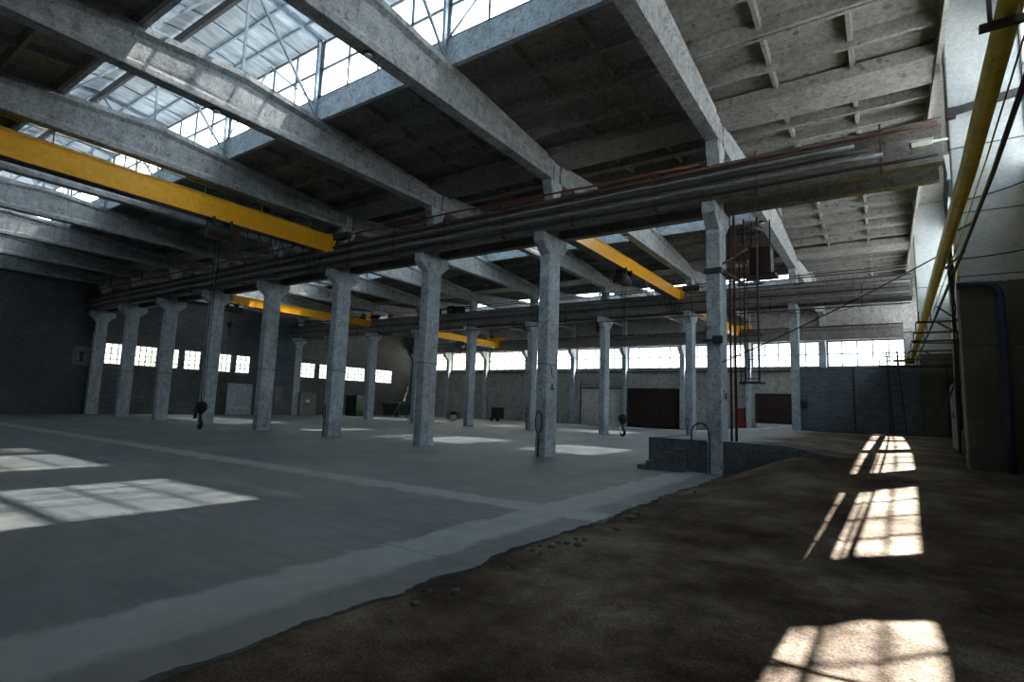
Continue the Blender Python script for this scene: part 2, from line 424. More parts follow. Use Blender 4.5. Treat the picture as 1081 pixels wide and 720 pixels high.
def window(axis, c, u0, u1, z0, z1, nu, nz_, frame='frame', glass='glass', t=.05, d=.06):
    WN[0] += 1
    def bx(mb, a, b, e, f):
        return mb.box(a, b, c-d/2, c+d/2, e, f) if axis == 'y' else mb.box(c-d/2, c+d/2, a, b, e, f)
    mb = MB()
    bx(mb, u0, u1, z0, z0+t*1.3); bx(mb, u0, u1, z1-t*1.3, z1); bx(mb, u0, u0+t*1.2, z0, z1); bx(mb, u1-t*1.2, u1, z0, z1)
    for i in range(1, nu):
        u = u0+(u1-u0)*i/nu; bx(mb, u-t/2, u+t/2, z0, z1)
    for i in range(1, nz_):
        z = z0+(z1-z0)*i/nz_; bx(mb, u0, u1, z-t/2, z+t/2)
    o = struct(mb.build('window_%d' % WN[0], frame))
    mb = MB()
    if axis == 'y': mb.box(u0+.02, u1-.02, c-.003, c+.003, z0+.02, z1-.02)
    else: mb.box(c-.003, c+.003, u0+.02, u1-.02, z0+.02, z1-.02)
    p = mb.build('window_pane', glass, o)
    return o
# back wall
WZ0, WZ1 = 5.95, 8.2
ops = []; doors = [(-21.9, -16.5, -.1, 3.85), (-27.3, -22.55, .02, 3.95), (-9.6, -6.55, .95, 3.5), (-11.25, -10.2, .45, 2.1)]
spans = [(fx(k)+.28, fx(k-1)-.28) for k in range(0, 9)]
for a, b in spans: ops.append((a, min(b, XR-.3), WZ0, WZ1))
wall_with_openings('wall_back', 'panel_back', 'y', YB, YB+.35, XG-.5, XR+.5, -.3, 13.3, ops + doors)
for i, (a, b) in enumerate(spans):
    b = min(b, XR-.3)
    window('y', YB+.12, a, b, WZ0, WZ1, 5, 2, 'frame', 'glass_dusty' if i > 4 else 'glass', .08, .08)
# sill ledge + white plastered dado panels
struct(MB().box(XG, XR, YB-.12, YB, WZ0-.14, WZ0).build('trim_1', 'panel'))
for i, (a, b) in enumerate(spans):
    if i in (4, 5, 6): continue
# left gable
gops = [(17.85,19.3,4.0,5.8),(20.0,21.8,4.0,5.8),(22.6,23.6,4.0,5.8),(24.0,25.5,4.0,5.8),(26.5,28.4,4.0,5.8),(28.8,30.3,4.0,5.8),
        (35.7,37.9,4.0,5.7),(38.4,40.6,4.0,5.7),(42.0,45.0,4.0,5.7),(46.5,49.5,4.0,5.7)]
wall_with_openings('wall_left', 'brick_gable', 'x', XG-.4, XG, YF-.5, YB+.5, -.3, 12.4, gops)
for a, b, z0, z1 in gops: window('x', XG-.15, a, b, z0, z1, max(2, round((b-a)/.5)), 4, 'frame', 'glass_dusty', .065)
# blue-grey rendered pier on the gable between the middle and back halls
tag(MB().box(XG, XG+.5, 32.4, 34.9, 0, 11.6).build('wall_pier', 'brick_blue', bevel=.02), 'tall dark blue-grey wall pier on the left gable', 'pier')
# right wall
PY = [5.25, 11.25, 17.25, 23.25, 29.25, 35.25, 41.25, 47.25]
rops = [(YF+.3, 4.9), (5.7, 9.66), (12.1, 16.97), (17.6, 22.9), (23.6, 28.9), (29.6, 34.9), (35.6, 40.9), (41.6, 46.9), (47.6, 53.0)]
RZ0, RZ1 = 7.8, 11.6
wall_with_openings('wall_right', 'panel', 'x', XR, XR+.15, YF-.5, YB+.5, -.3, 13.3, [(a, b, RZ0, RZ1) for a, b in rops])
for a, b in rops: window('x', XR+.07, a, b, RZ0, RZ1, 4, 3, 'frame', 'glass', .05)
# wall behind the camera
fops = [(fx(k)+.5, fx(k-1)-.5, 5.95, 8.2) for k in range(0, 9)]
fops = []
wall_with_openings('wall_front', 'panel', 'y', YF-.35, YF, XG-.5, XR+.5, -.3, 13.3, fops)
for a, b, z0, z1 in fops: window('y', YF-.15, a, b, z0, z1, 5, 2, 'frame_light', 'glass', .05)

# doors on the back wall
def door(i, a, b, z0, z1, mat, ribs, label=None):
    root = struct(MB().box(a, b, YB+.03, YB+.11, z0, z1).build('door_%d' % i, mat))
    mb = MB(); n_ = ribs
    for k in range(1, n_):
        x = a+(b-a)*k/n_; mb.box(x-.02, x+.02, YB+.0, YB+.035, z0, z1)
    mb.box(a, b, YB+.0, YB+.035, z0+(z1-z0)*.48, z0+(z1-z0)*.5)
    mb.build('door_batten', mat, root)
    mb = MB(); mb.box(a-.12, a, YB-.03, YB+.1, z0, z1+.12); mb.box(b, b+.12, YB-.03, YB+.1, z0, z1+.12); mb.box(a, b, YB-.03, YB+.1, z1, z1+.12)
    mb.build('door_frame', 'dark' if mat != 'whitedoor' else 'pipe_blue', root)
    MB().box(a+.3, a+.34, YB-.03, YB+.03, z0+1.0, z0+1.3).build('door_handle', 'dark', root)
door(1, -21.9, -16.5, 0, 3.85, 'maroon', 8)
door(2, -27.3, -22.55, .02, 3.85, 'whitedoor', 5)
door(3, -9.6, -6.55, .95, 3.5, 'maroon', 5)
door(4, -11.25, -10.2, .45, 2.1, 'red', 2)
mb = MB(); mb.box(-9.6, -6.55, YB-.05, YB+.1, .6, .93)
struct(mb.build('trim_2', 'white'))
mb = MB(); mb.bar((-27.4, YB-.06, 3.95), (-24.7, YB-.06, 3.95), .08); mb.bar((-24.75, YB-.06, 3.95), (-24.75, YB-.06, 8.1), .07); mb.bar((-27.35, YB-.06, 3.95), (-27.35, YB-.06, 4.6), .06); mb.bar((-27.4, YB-.06, 4.3), (-24.7, YB-.06, 4.3), .04)
tag(mb.build('door_track', 'dark'), 'dark steel sliding track frame above the white back wall door', 'track')
# ------------------------------------------------------------------ roof
def roof_z(yl):               # underside of ribs; yl measured from hall centre (-9..9)
    return ZC - (ZC-ZE)*abs(yl)/9.0
ORDG = lambda i: ORD[i]
XB = [XG-.1] + [fx(k) for k in range(7, -2, -1)]   # bay boundaries along X
XB[-1] = 1.5
CI = 0
for yc in (8.25, 26.25, 44.25):
    mb = MB()
    for sgn in (-1, 1):
        for bi in range(len(XB)-1):
            x0, x1 = XB[bi], XB[bi+1]
            # plate
            last = bi == len(XB)-2
            ya, yb = (0.0 if last else 2.85), 9.0
            for a, b in ((ya, yb),):
                A_, B_ = yc+sgn*a, yc+sgn*b; za, zb = roof_z(a)+.36, roof_z(b)+.36
                mb.poly([(x0,A_,za),(x1,A_,za),(x1,B_,zb),(x0,B_,zb),(x0,A_,za+.1),(x1,A_,za+.1),(x1,B_,zb+.1),(x0,B_,zb+.1)],
                        [(3,2,1,0),(4,5,6,7),(0,1,5,4),(1,2,6,5),(2,3,7,6),(3,0,4,7)])
            # long ribs (across X) every 1.45 m, tapering downward
            k = 0; y = ya
            for k in range(-2 if last else 0, 5):
                y = 2.85 + .06 + k*1.43; zz = roof_z(y)
                w1, w2 = (.10, .2)
                for off in ((-.085, .085) if 0 < k < 4 and k % 2 == 0 else (0,)):
                    c = yc+sgn*y+off
                    mb.loft([[(x0,c-w1/2,zz),(x0,c+w1/2,zz),(x0,c+w2/2,zz+.37),(x0,c-w2/2,zz+.37)],
                             [(x1,c-w1/2,zz),(x1,c+w1/2,zz),(x1,c+w2/2,zz+.37),(x1,c-w2/2,zz+.37)]])
            # cross ribs
            for fr in (1/3, 2/3):
                x = x0+(x1-x0)*fr
                pa, pb = yc+sgn*ya, yc+sgn*8.6
                za, zb = roof_z(ya)+.14, roof_z(8.6)+.14
                mb.loft([[(x-.05,pa,za),(x+.05,pa,za),(x+.08,pa,za+.24),(x-.08,pa,za+.24)],
                         [(x-.05,pb,zb),(x+.05,pb,zb),(x+.08,pb,zb+.24),(x-.08,pb,zb+.24)]])
    struct(mb.build('ceiling', 'slab'))
# gutter slabs over the column rows
for i, (ya, yb) in enumerate(((YF-.4, R0+.75), (R1-.72, R1+.72), (R2-.72, R2+.72), (R3-.75, YB+.4))):
    struct(MB().box(XG-.1, 1.5, ya, yb, ZE-.05, ZE+.3).build('trim_%d' % (3+i), 'slab'))
# raised strip of roof along the right wall
struct(MB().box(1.3, XR+.3, YF-.5, YB+.5, 13.1, 13.3).build('ceiling', 'slab'))
struct(MB().box(1.42, 1.52, YF-.5, YB+.5, ZE-.1, 13.2).build('trim_13', 'slab'))
# lanterns
LH0, LH1 = 12.35, 14.55
XL1 = A0+.2                  # the lanterns stop at the last column frame
for li, yc in enumerate((8.25, 26.25, 44.25)):
    for sgn in (-1, 1):
        y = yc+sgn*2.8
        struct(MB().box(XG-.1, XL1, y-.07, y+.07, 11.5, LH0).build('trim_%d' % (7+li*2+(sgn > 0)), 'kerb'))
        # glazing, one unit per bay
        for bi in range(len(XB)-2):
            x0, x1 = XB[bi]+.02, XB[bi+1]-.02
            window('y', y, x0, x1, LH0, LH1, 4, 2, 'frame', 'glass_lantern', .07, .09)
    XS = XL1+.1; XW = XG+7.5
    mb = MB()
    mb.loft([[(x, yc-3.3, 14.55), (x, yc, 14.95), (x, yc+3.3, 14.55), (x, yc+3.3, 14.72), (x, yc, 15.12), (x, yc-3.3, 14.72)] for x in (XG-.3, XW)])
    struct(mb.build('ceiling', 'lantern_slab'))
    mb = MB()
    for s_ in (-1, 1): mb.poly([(XW, yc+s_*3.3, 14.56), (XS, yc+s_*3.3, 14.56), (XS, yc, 14.96), (XW, yc, 14.96)], [(0,1,2,3)])
    o = struct(mb.build('ceiling', 'sheet'))
    mb = MB(); x = XG+.2
    while x < XL1:       # sheet joints running down the slope
        for s_ in (-1, 1): mb.bar((x, yc+s_*3.2, 14.54), (x, yc, 14.94), .04, .05)
        x += 1.5
    for q in (1.1, 2.0): 
        for s_ in (-1, 1): mb.box(XG, XL1, yc+s_*q-.04, yc+s_*q+.04, 14.9-.16*q/1.3-.02, 14.97-.16*q/1.3-.02)
    mb.build('sheet_joint', 'lsteel', o)
    # gable ends of lantern
    for xe in (XG-.2, XL1-.28):
        mb = MB(); mb.loft([[(xe, yc-2.8, 11.5), (xe, yc+2.8, 11.5), (xe, yc+2.8, 14.6), (xe, yc, 14.95), (xe, yc-2.8, 14.6)],
                            [(xe+.4, yc-2.8, 11.5), (xe+.4, yc+2.8, 11.5), (xe+.4, yc+2.8, 14.6), (xe+.4, yc, 14.95), (xe+.4, yc-2.8, 14.6)]])
        struct(mb.build('wall_lantern', 'panel'))
HALL = ['front', 'middle', 'back']
# steel frames in the lanterns
lt = empty('roof_truss', (0, 0, 0))
def beam_top(yl): return ZC - (ZC-ZE)*abs(yl)/9.0
for s_ in (-1, 1):
    MB().bar((0, s_*2.62, 11.5), (0, s_*2.62, 14.5), .1, .1).build('post', 'lsteel', lt)
    MB().bar((.06, s_*2.62, 11.7), (.06, s_*.15, 14.75), .07, .07).build('diagonal', 'lsteel', lt)
    MB().bar((0, s_*2.7, 14.5), (0, 0, 14.88), .1, .12).build('rafter', 'lsteel', lt)
MB().bar((-.0, 0, 11.75), (0, 0, 14.8), .07, .07).build('king_post', 'lsteel', lt)
first = True
for hi, yc in enumerate((8.25, 26.25, 44.25)):
    for k in range(7, -1, -1):
        o = lt if first else copy_tree(lt); first = False
        o.location = (fx(k), yc, 0)
        tag(o, 'steel roof lantern frame of the %s hall, %s counting from the left gable' % (HALL[hi], ORD[7-k]), 'roof frame', 'steel frames in the roof lanterns')
for li, yc in enumerate((8.25, 26.25, 44.25)):
    tag(MB().box(XG, XL1, yc-.06, yc+.06, 14.55, 14.85).build('ridge_purlin', 'dark'),
        'dark steel ridge purlin running the length of the %s roof lantern' % HALL[li], 'purlin', 'ridge purlins')
    # rod bracing inside the glazing plane
for hi, yc in enumerate((8.25, 26.25, 44.25)):
    for k in (6, 3, 1):
        mb = MB(); x0, x1 = fx(k), fx(k-1)
        mb.bar((x0+.1, yc+2.6, 12.2), (x0+3, yc+2.6, 14.5), .05); mb.bar((x1-.1, yc+2.6, 12.2), (x1-3, yc+2.6, 14.5), .05)
        tag(mb.build('lantern_brace', 'lsteel'), 'thin steel V brace inside the %s hall lantern, %s from the left gable' % (HALL[hi], {6:'first',3:'second',1:'third'}[k]), 'brace', 'lantern braces')

# ------------------------------------------------------------------ roof beams
def beam_mesh():
    mb = MB(); n_ = 24
    rings = []
    for i in range(n_+1):
        y = -8.72 + 17.44*i/n_; zt = beam_top(y)
        e = 1-min(1, (8.72-abs(y))/.9)        # solid end block
        w = .12 + e*.07; f = .23
        prof = [(-.2, ZB), (.2, ZB), (.21, ZB+.04), (.21, ZB+.16), (w, ZB+.3), (w, zt-.3), (f, zt-.17), (f, zt), (-f, zt), (-f, zt-.17), (-w, zt-.3), (-w, ZB+.3), (-.21, ZB+.16), (-.21, ZB+.04)]
        rings.append([(u, y, v) for u, v in prof])
    mb.loft(rings); return mb
first = None
for hi, yc in enumerate((8.25, 26.25, 44.25)):
    for k in range(8, -1, -1):
        if first is None: o = first = beam_mesh().build('roof_beam', 'beam')
        else: o = first.copy(); COL.objects.link(o)
        o.location = (fx(k) + (.25 if k == 8 else 0), yc, 0)
        tag(o, 'pale concrete roof beam spanning the %s hall, %s counting from the left gable' % (HALL[hi], ORD[8-k]), 'beam', 'concrete roof beams')
for i, (k, y) in enumerate(((1, 8.2), (2, 7.6), (1, 24.5), (0, 25.5))):
    t = empty('ceiling_lamp', (fx(k), y, ZB-.02)); tag(t, 'small round lamp under a %s hall roof beam, %s frame from the right wall' % (HALL[0 if i < 2 else 1], ORD[k+1]), 'lamp', 'round lamps under the beams')
    MB().lathe([(.0,.02),(.14,.02),(.15,-.02),(.12,-.05),(.0,-.05)], seg=18).build('lamp_body', 'dark', t)
    MB().lathe([(.0,-.045),(.11,-.045),(.09,-.08),(.0,-.09)], seg=18).build('lamp_shade', 'white', t)

# ------------------------------------------------------------------ columns
def make_column(two_sided=True):
    t = empty('column')
    mb = MB(); c = .015
    def ring(z, hx, y0, y1): return [(-hx, y0, z), (hx, y0, z), (hx, y1, z), (-hx, y1, z)]
    mb.loft([ring(-.02, .21, -.4, .4), ring(8.15, .21, -.4, .4)])
    mb.build('shaft', 'column', t, bevel=.03)
    sides = (-1, 1) if two_sided else (-1,)
    for s in sides:
        mb = MB()
        pf = [(s*.35, 7.35), (s*.9, 7.8), (s*.9, 8.15), (s*.35, 8.15)]
        mb.loft([[(-.2, u, v) for u, v in pf], [(.2, u, v) for u, v in pf]])
        mb.build('corbel', 'column', t, bevel=.02)
    mb = MB(); mb.loft([ring(8.1, .2, -.26, .26), ring(ZB-.55, .2, -.26, .26), ring(ZB-.2, .2, -.42, .42), ring(ZB, .2, -.42, .42)])
    mb.build('upper_shaft', 'column', t, bevel=.02)
    mb = MB(); mb.box(-.19, .19, -.2, .2, ZB, ZE)
    mb.build('bearing_block', 'beam', t)
    return t
col = make_column()
rank = ['first', 'second', 'third', 'fourth', 'fifth', 'sixth', 'seventh', 'eighth', 'ninth']
first = True
for r, y in ((1, R1), (2, R2)):
    for k in range(0, 9):
        o = col if first else copy_tree(col); first = False
        z = 0
        if r == 2 and k == 0: z = .9
        o.location = (fx(k) + (.25 if k == 8 else 0), y, 0)
        if k == 8: l = 'grey concrete column standing against the left gable wall, end of the %s column row' % ('near' if r == 1 else 'far')
        elif k == 0: l = 'tall concrete column at the corner of the low loading platform' if r == 1 else 'concrete column at the left end of the blue-grey brick partition'
        else: l = 'grey concrete column of the %s row, %s one left of the %s' % ('near' if r == 1 else 'far', rank[k-1], 'loading platform' if r == 1 else 'brick partition')
        if (r, k) in ((1, 1), (1, 0)):
            marked = globals().setdefault('MARKED', []); marked.append(o)
        tag(o, l, 'column', 'concrete columns of the %s row' % ('near' if r == 1 else 'far'))
# wall columns along the back wall
def make_pilaster():
    t = empty('wall_column')
    MB().box(-.22, .22, -.25, .28, -.02, 10.95).build('shaft', 'column', t, bevel=.03)
    mb = MB(); pf = [(-.2, 7.2), (-.95, 7.8), (-.95, 8.15), (-.2, 8.15)]
    mb.loft([[(-.22, u, v) for u, v in pf], [(.22, u, v) for u, v in pf]]); mb.build('corbel', 'column', t, bevel=.02)
    return t
pil = make_pilaster(); first = True
for k in range(8, -1, -1):
    o = pil if first else copy_tree(pil); first = False
    o.location = (fx(k)+(.3 if k == 8 else 0), R3, 0)
    tag(o, 'pale concrete wall column against the back wall, %s counting from the left gable' % ORD[8-k], 'column', 'wall columns of the back wall')
# right wall piers
MAINP = {17.25, 35.25}
NP = ['fifth', 'fourth', 'third', 'second', 'first']
for i, y in enumerate(PY):
    t = empty('wall_pier', (0, y, 0))
    if y in MAINP:
        lab = 'massive pale concrete pier on the right wall %s' % ('with the blue pipe, closest to the camera' if y < 20 else 'at the end of the brick partition')
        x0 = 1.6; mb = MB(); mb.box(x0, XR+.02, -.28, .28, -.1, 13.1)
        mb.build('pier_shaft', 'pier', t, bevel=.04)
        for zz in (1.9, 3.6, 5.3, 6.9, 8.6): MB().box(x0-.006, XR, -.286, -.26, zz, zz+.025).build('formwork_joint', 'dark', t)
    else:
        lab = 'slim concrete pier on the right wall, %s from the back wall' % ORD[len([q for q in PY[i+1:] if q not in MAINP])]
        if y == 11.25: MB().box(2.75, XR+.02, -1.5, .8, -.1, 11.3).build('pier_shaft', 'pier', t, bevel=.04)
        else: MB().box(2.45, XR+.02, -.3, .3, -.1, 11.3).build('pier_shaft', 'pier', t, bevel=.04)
    tag(t, lab, 'pier', 'concrete piers of the right wall')

# ------------------------------------------------------------------ crane runway girders (6 m precast lengths)
def girder_mesh(L):
    t = MB(); pf = [(-.16, 8.15), (.16, 8.15), (.15, 8.25), (.11, 8.42), (.11, 8.92), (.28, 9.05), (.28, 9.22), (-.28, 9.22), (-.28, 9.05), (-.11, 8.92), (-.11, 8.42), (-.15, 8.25)]
    t.loft([[(-L/2, u, v) for u, v in pf], [(L/2, u, v) for u, v in pf]]); return t
def make_girder(L):
    o = girder_mesh(L).build('crane_girder', 'girder', bevel=.01)
    mb = MB(); pf = [(-.06, 9.22), (.06, 9.22), (.06, 9.24), (.015, 9.25), (.015, 9.31), (.035, 9.32), (.035, 9.36), (-.035, 9.36), (-.035, 9.32), (-.015, 9.31), (-.015, 9.25), (-.06, 9.24)]
    mb.loft([[(-L/2, u, v) for u, v in pf], [(L/2, u, v) for u, v in pf]]); mb.build('rail', 'rail', o)
    return o
LINES = [(R1-.62, 'front side of the near columns'), (R1+.62, 'rear side of the near columns'),
         (R2-.62, 'front side of the far columns'), (R2+.62, 'rear side of the far columns'), (R3-.62, 'back wall columns')]
gi = make_girder(5.98); first = True
for y, nm in LINES:
    for k in range(8, 0, -1):
        xm = (fx(k)+fx(k-1))/2
        o = gi if first else copy_tree(gi); first = False
        o.location = (xm, y, 0)
        tag(o, 'concrete crane girder on the %s, %s from the gable' % (nm, ORD[8-k]), 'girder', 'crane girders')
    o = make_girder(5.6) if y == LINES[0][0] else copy_tree(lastg); lastg = o if y == LINES[0][0] else lastg
    o.location = (fx(0)+2.82, y, 0)
    tag(o, 'concrete crane girder on the %s, last at the right wall' % nm, 'girder', 'crane girders')

# ------------------------------------------------------------------ pipes and cables
def pipe(pts, r, mat, label, cat='pipe', name='pipe', group=None, seg=10):
    return tag(MB().tube(pts, r, seg).build(name, mat, smooth=True), label, cat, group)
def sagline(p, q, sag, n_=24, wob=0):
    p, q = Vector(p), Vector(q)
    return [p.lerp(q, i/n_) + Vector((0, wob*nz(i*.7, q.x, 0), -sag*4*(i/n_)*(1-i/n_) + wob*nz(i*.5, p.z, 3))) for i in range(n_+1)]
X0, X1 = XG+.2, 1.3
ptab = [(8.22, .05, 'dark'), (8.45, .065, 'pipe'), (8.65, .05, 'dark'), (8.83, .06, 'pipe'), (9.03, .05, 'rust')]
nm = ['lowest', 'second lowest', 'middle', 'second highest', 'highest']
for i, (z, r, m) in enumerate(ptab):
    x1 = X1 if i in (0, 4) else .5-.3*i
    pts = [(X0+(x1-X0)*j/60, R1-1.13+.03*nz(j*.8, i, 0), z+.025*nz(j*.6, i*3, 1)) for j in range(61)]
    pipe(pts, r, m, '%s of the service pipes along the front of the near crane girder' % nm[i], group='service pipes on the near crane girder')
for i, x in enumerate([.15-2.95*j for j in range(18)]):
    mb = MB(); mb.bar((x, R1-1.1, 8.0), (x, R1-1.1, 9.3), .06, .05); mb.bar((x, R1-1.25, 8.05), (x, R1-.9, 8.05), .05, .05); mb.bar((x, R1-1.2, 9.1), (x, R1-.9, 9.25), .05, .05)
    tag(mb.build('pipe_bracket', 'rust'), 'dark pipe bracket on the near crane girder, %s counting from the right wall' % ORD[i], 'bracket', 'pipe brackets on the near crane girder')
pipe([(X0, R1-1.0, 9.62), (-25, R1-1.0, 9.6), (-14, R1-.95, 9.55), (-7, R1-.8, 9.42), (-4.5, R1-.8, 9.4)], .035, 'red', 'thin red-brown pipe above the near crane girder, ending at the nearest column', group='pipes above the crane girders')
pipe([(X0, R1+.3, 9.75), (-16, R1+.3, 9.7), (-4.4, R1+.3, 9.5)], .03, 'dark', 'thin dark conduit behind the red-brown pipe on the near column row')
for i, (z, yy, r, m) in enumerate([(9.75, R2-.85, .03, 'dark'), (9.55, R2-1.05, .03, 'rust'), (8.3, R2-1.12, .05, 'pipe'), (8.6, R2-1.12, .045, 'dark'), (8.85, R2-1.12, .05, 'pipe'), (7.75, R2-.9, .03, 'dark')]):
    pipe([(X0+(1.3-X0)*j/30, yy, z+.03*nz(j*.6, i*5, 8)) for j in range(31)], r, m, '%s thin pipe along the crane girder of the far column row' % ['highest', 'second highest', 'fourth highest', 'third highest', 'thick upper', 'lowest'][i] if i != 4 else 'grey pipe pressed on the web of the far crane girder', group='pipes along the far column row')
for i, x in enumerate([-.8-4.5*j for j in range(11)]):
    mb = MB(); mb.bar((x, R2-1.08, 7.7), (x, R2-1.08, 9.0), .06, .05); mb.bar((x, R2-1.15, 8.1), (x, R2-.9, 8.1), .05)
    tag(mb.build('pipe_bracket', 'dark'), 'dark pipe bracket on the far crane girder, %s counting from the right wall' % ORD[i], 'bracket', 'pipe brackets on the far crane girder')
# back wall service lines
tag(MB().box(XG+.3, XR-.2, YB-.28, YB-.14, 5.55, 5.66).build('cable_tray', 'dark'), 'dark cable tray running under the back wall windows', 'tray')
pipe([(XG+.3, YB-.5, 8.6), (-24, YB-.5, 8.55), (2.3, YB-.5, 8.62)], .05, 'dark', 'dark pipe above the back wall windows')
pipe([(-28.2, YB-.1, 9.5), (-21.3, YB-.1, 9.5)], .09, 'red', 'faded red conductor bar high in front of the back wall', 'bar', 'conductor_bar')

# yellow gas pipe at the right wall
pipe([(1.2, -1.0, 6.35), (1.2, 6.9, 6.0), (1.2, 10.5, 5.66), (1.2, 15.3, 5.48), (1.2, 26.3, 5.03), (1.2, 34.3, 4.78)], .115, 'pipe_yellow', 'yellow gas pipe running along the right wall', seg=14)
pipe([(1.52, -1, 6.3), (1.5, 6.9, 5.92), (1.5, 10.5, 5.6), (1.5, 15.0, 5.4), (1.46, 22, 5.1), (1.42, 34, 4.75)], .035, 'dark', 'black cable bundle beside the yellow gas pipe', 'cable', 'cable_bundle')
pipe([(1.43, -1, 6.5), (1.42, 6.9, 6.1), (1.42, 10.5, 5.78), (1.42, 15.0, 5.55), (1.4, 22, 5.25)], .012, 'dark', 'thin dark cable between yellow pipe and black cable bundle', 'cable', 'cable')
for i, y in enumerate([6.95, 22.5, 24.6, 26.6, 29.6, 32.5]):
    z = lerp_tab(y, [(6.9,6.0),(10.5,5.66),(15.3,5.48),(26.3,5.03),(34.3,4.78)])
    mb = MB(); mb.bar((.95, y, z-.17), (XR, y, z-.17), .07, .07); mb.bar((1.04, y, z-.2), (1.04, y, z+.2), .03, .04); mb.bar((1.36, y, z-.2), (1.36, y, z+.2), .03, .04)
    if i in (1, 4): mb.bar((1.5, y, z-.17), (XR, y, z-1.3), .06, .06)
    tag(mb.build('pipe_support', 'dark'), 'dark steel arm holding the yellow gas pipe, %s counting away from the camera' % ORD[i], 'support', 'arms holding the yellow pipe')
mb = MB(); mb.bar((1.58, R1-.45, 9.5), (XR, R1-.5, 9.66), .14, .16); mb.box(1.55, 1.75, R1-.5, R1-.27, 9.38, 9.62)
mb2 = mb.build('steel_strut', 'dark'); mb2.scale = (1, 1, 1)
tag(mb2, 'black steel strut fixed across the upper part of the near right pier', 'strut')
bpy.context.view_layer.update()
# blue pipe round the near pier face
pp = [(1.55, R1-.42, 5.05), (1.9, R1-.42, 5.08), (2.15, R1-.42, 5.05), (2.28, R1-.42, 4.95), (2.34, R1-.42, 4.78), (2.34, R1-.42, 4.0), (2.34, R1-.42, 2), (2.34, R1-.42, .3)]
pipe(pp, .085, 'pipe_blue', 'dark blue pipe bent down the face of the near right pier', seg=12)
pipe(sagline((1.6, R1-.34, 7.2), (3, R1-.34, 7.5), .05), .015, 'rubber', 'upper thin black cable crossing the near right pier', 'cable', 'cable')
pipe(sagline((1.6, R1-.34, 5.75), (3, R1-.34, 5.85), .03), .015, 'rubber', 'lower thin black cable crossing the near right pier', 'cable', 'cable')
# tangled wires & fittings left of pier
for i in range(5):
    pts = [(1.5+.08*nz(j*.5, i*4, 0)-.06*i*.3, R1-.38-.05*i, 8.3-j*.42+.1*nz(j, i, 3)) for j in range(17)]
    pipe(pts, .018, 'rubber', '%s of the loose black wires hanging along the left edge of the near right pier' % ORD[i], 'wire', 'wire', 'loose wires on the near right pier', 6)
for i, (p, q) in enumerate([((1.45, R1-.45, 6.35), (1.95, R1-.45, 6.6)), ((1.35, R1-.5, 5.5), (1.75, R1-.5, 5.9)), ((1.4, 20.5, 5.2), (2.4, 20.3, 4.2)), ((.9, 24, 4.5), (2.4, 24, 4.45)), ((1.2, 27, 4.1), (2.5, 27, 3.2)), ((1.9, 21, 3.3), (1.3, 21, 1.6))]):
    mb = MB(); mb.bar(p, q, .05, .05); tag(mb.build('steel_bar', 'dark'), 'short dark steel bar on the right wall, %s counting away from the near pier' % ORD[i], 'bar', 'loose steel bars on the right wall')
# camera on girder end
t = empty('security_camera', (1.0, R1-1.2, 8.5)); tag(t, 'white security camera on the right end of the near crane girder', 'camera')
mb = MB(); mb.extr([(-.07,-.07),(.07,-.07),(.08,0),(.07,.07),(-.07,.07),(-.08,0)], 'x', -.22, .2); o = mb.build('housing', 'white', t, bevel=.01)
MB().lathe([(0,-.25),(.055,-.25),(.06,-.2),(0,-.2)], axis='x', seg=14).build('lens', 'rubber', t)
MB().bar((.12, 0, .03), (.5, .1, .06), .05).build('bracket', 'white', t)
MB().box(-.28, .22, -.1, .1, .075, .095).build('sunshield', 'white', t)
t = empty('junction_box', (1.5, R1-.45, 8.1)); tag(t, 'tall narrow white junction box on the near right pier', 'box')
MB().box(-.06, .06, -.06, .06, -.35, .35).build('box_body', 'white', t, bevel=.01); MB().box(-.065, .065, -.07, .0, .3, .36).build('box_lid', 'pipe', t)

# diagonal cable
pipe(sagline((-4.45, R1-.3, 3.1), (1.5, R1-.2, 6.05), .12), .017, 'rubber', 'black cable stretched diagonally from the nearest column up to the right wall', 'cable', 'cable')
# hooped handrail pipe and rope loops
pipe([(-4.9, 17.0, .9), (-4.88, 16.92, 1.2), (-4.8, 16.9, 1.38), (-4.66, 16.88, 1.47), (-4.5, 16.87, 1.45), (-4.38, 16.86, 1.33), (-4.33, 16.86, 1.1), (-4.33, 16.86, .0)], .025, 'dark', 'bent dark handrail pipe hooped in front of the nearest column foot')
def rope_loop(x, y, z0, h, w, label):
    pts = [(x, y, z0)] + [(x+.01*nz(i, 1, 1), y, z0+.1*i) for i in range(1, 9)]
    zb = z0+.85
    ring = [(x + w*math.sin(a), y, zb + h/2 - h/2*math.cos(a)) for a in [2*PI*i/18 for i in range(19)]]
    mb = MB(); mb.tube(pts, .022, 6); mb.tube(ring, .02, 6)
    tag(mb.build('rope_loop', 'rubber', smooth=True), label, 'rope loop', 'rope loops on the columns')
rope_loop(fx(1)-.05, R1-.44, .02, .75, .14, 'black rope loop hanging on the column next left of the platform column')
rope_loop(fx(3)-.12, R1-.44, .02, .6, .09, 'black rope loop on the third column left of the platform')
rope_loop(fx(3)-.1, R2-.44, .02, .8, .1, 'small black rope loop on the far row column behind the second near column')
rope_loop(fx(1)-.1, R2-.44, .02, .5, .1, 'black rope loop on the far row column behind the platform')
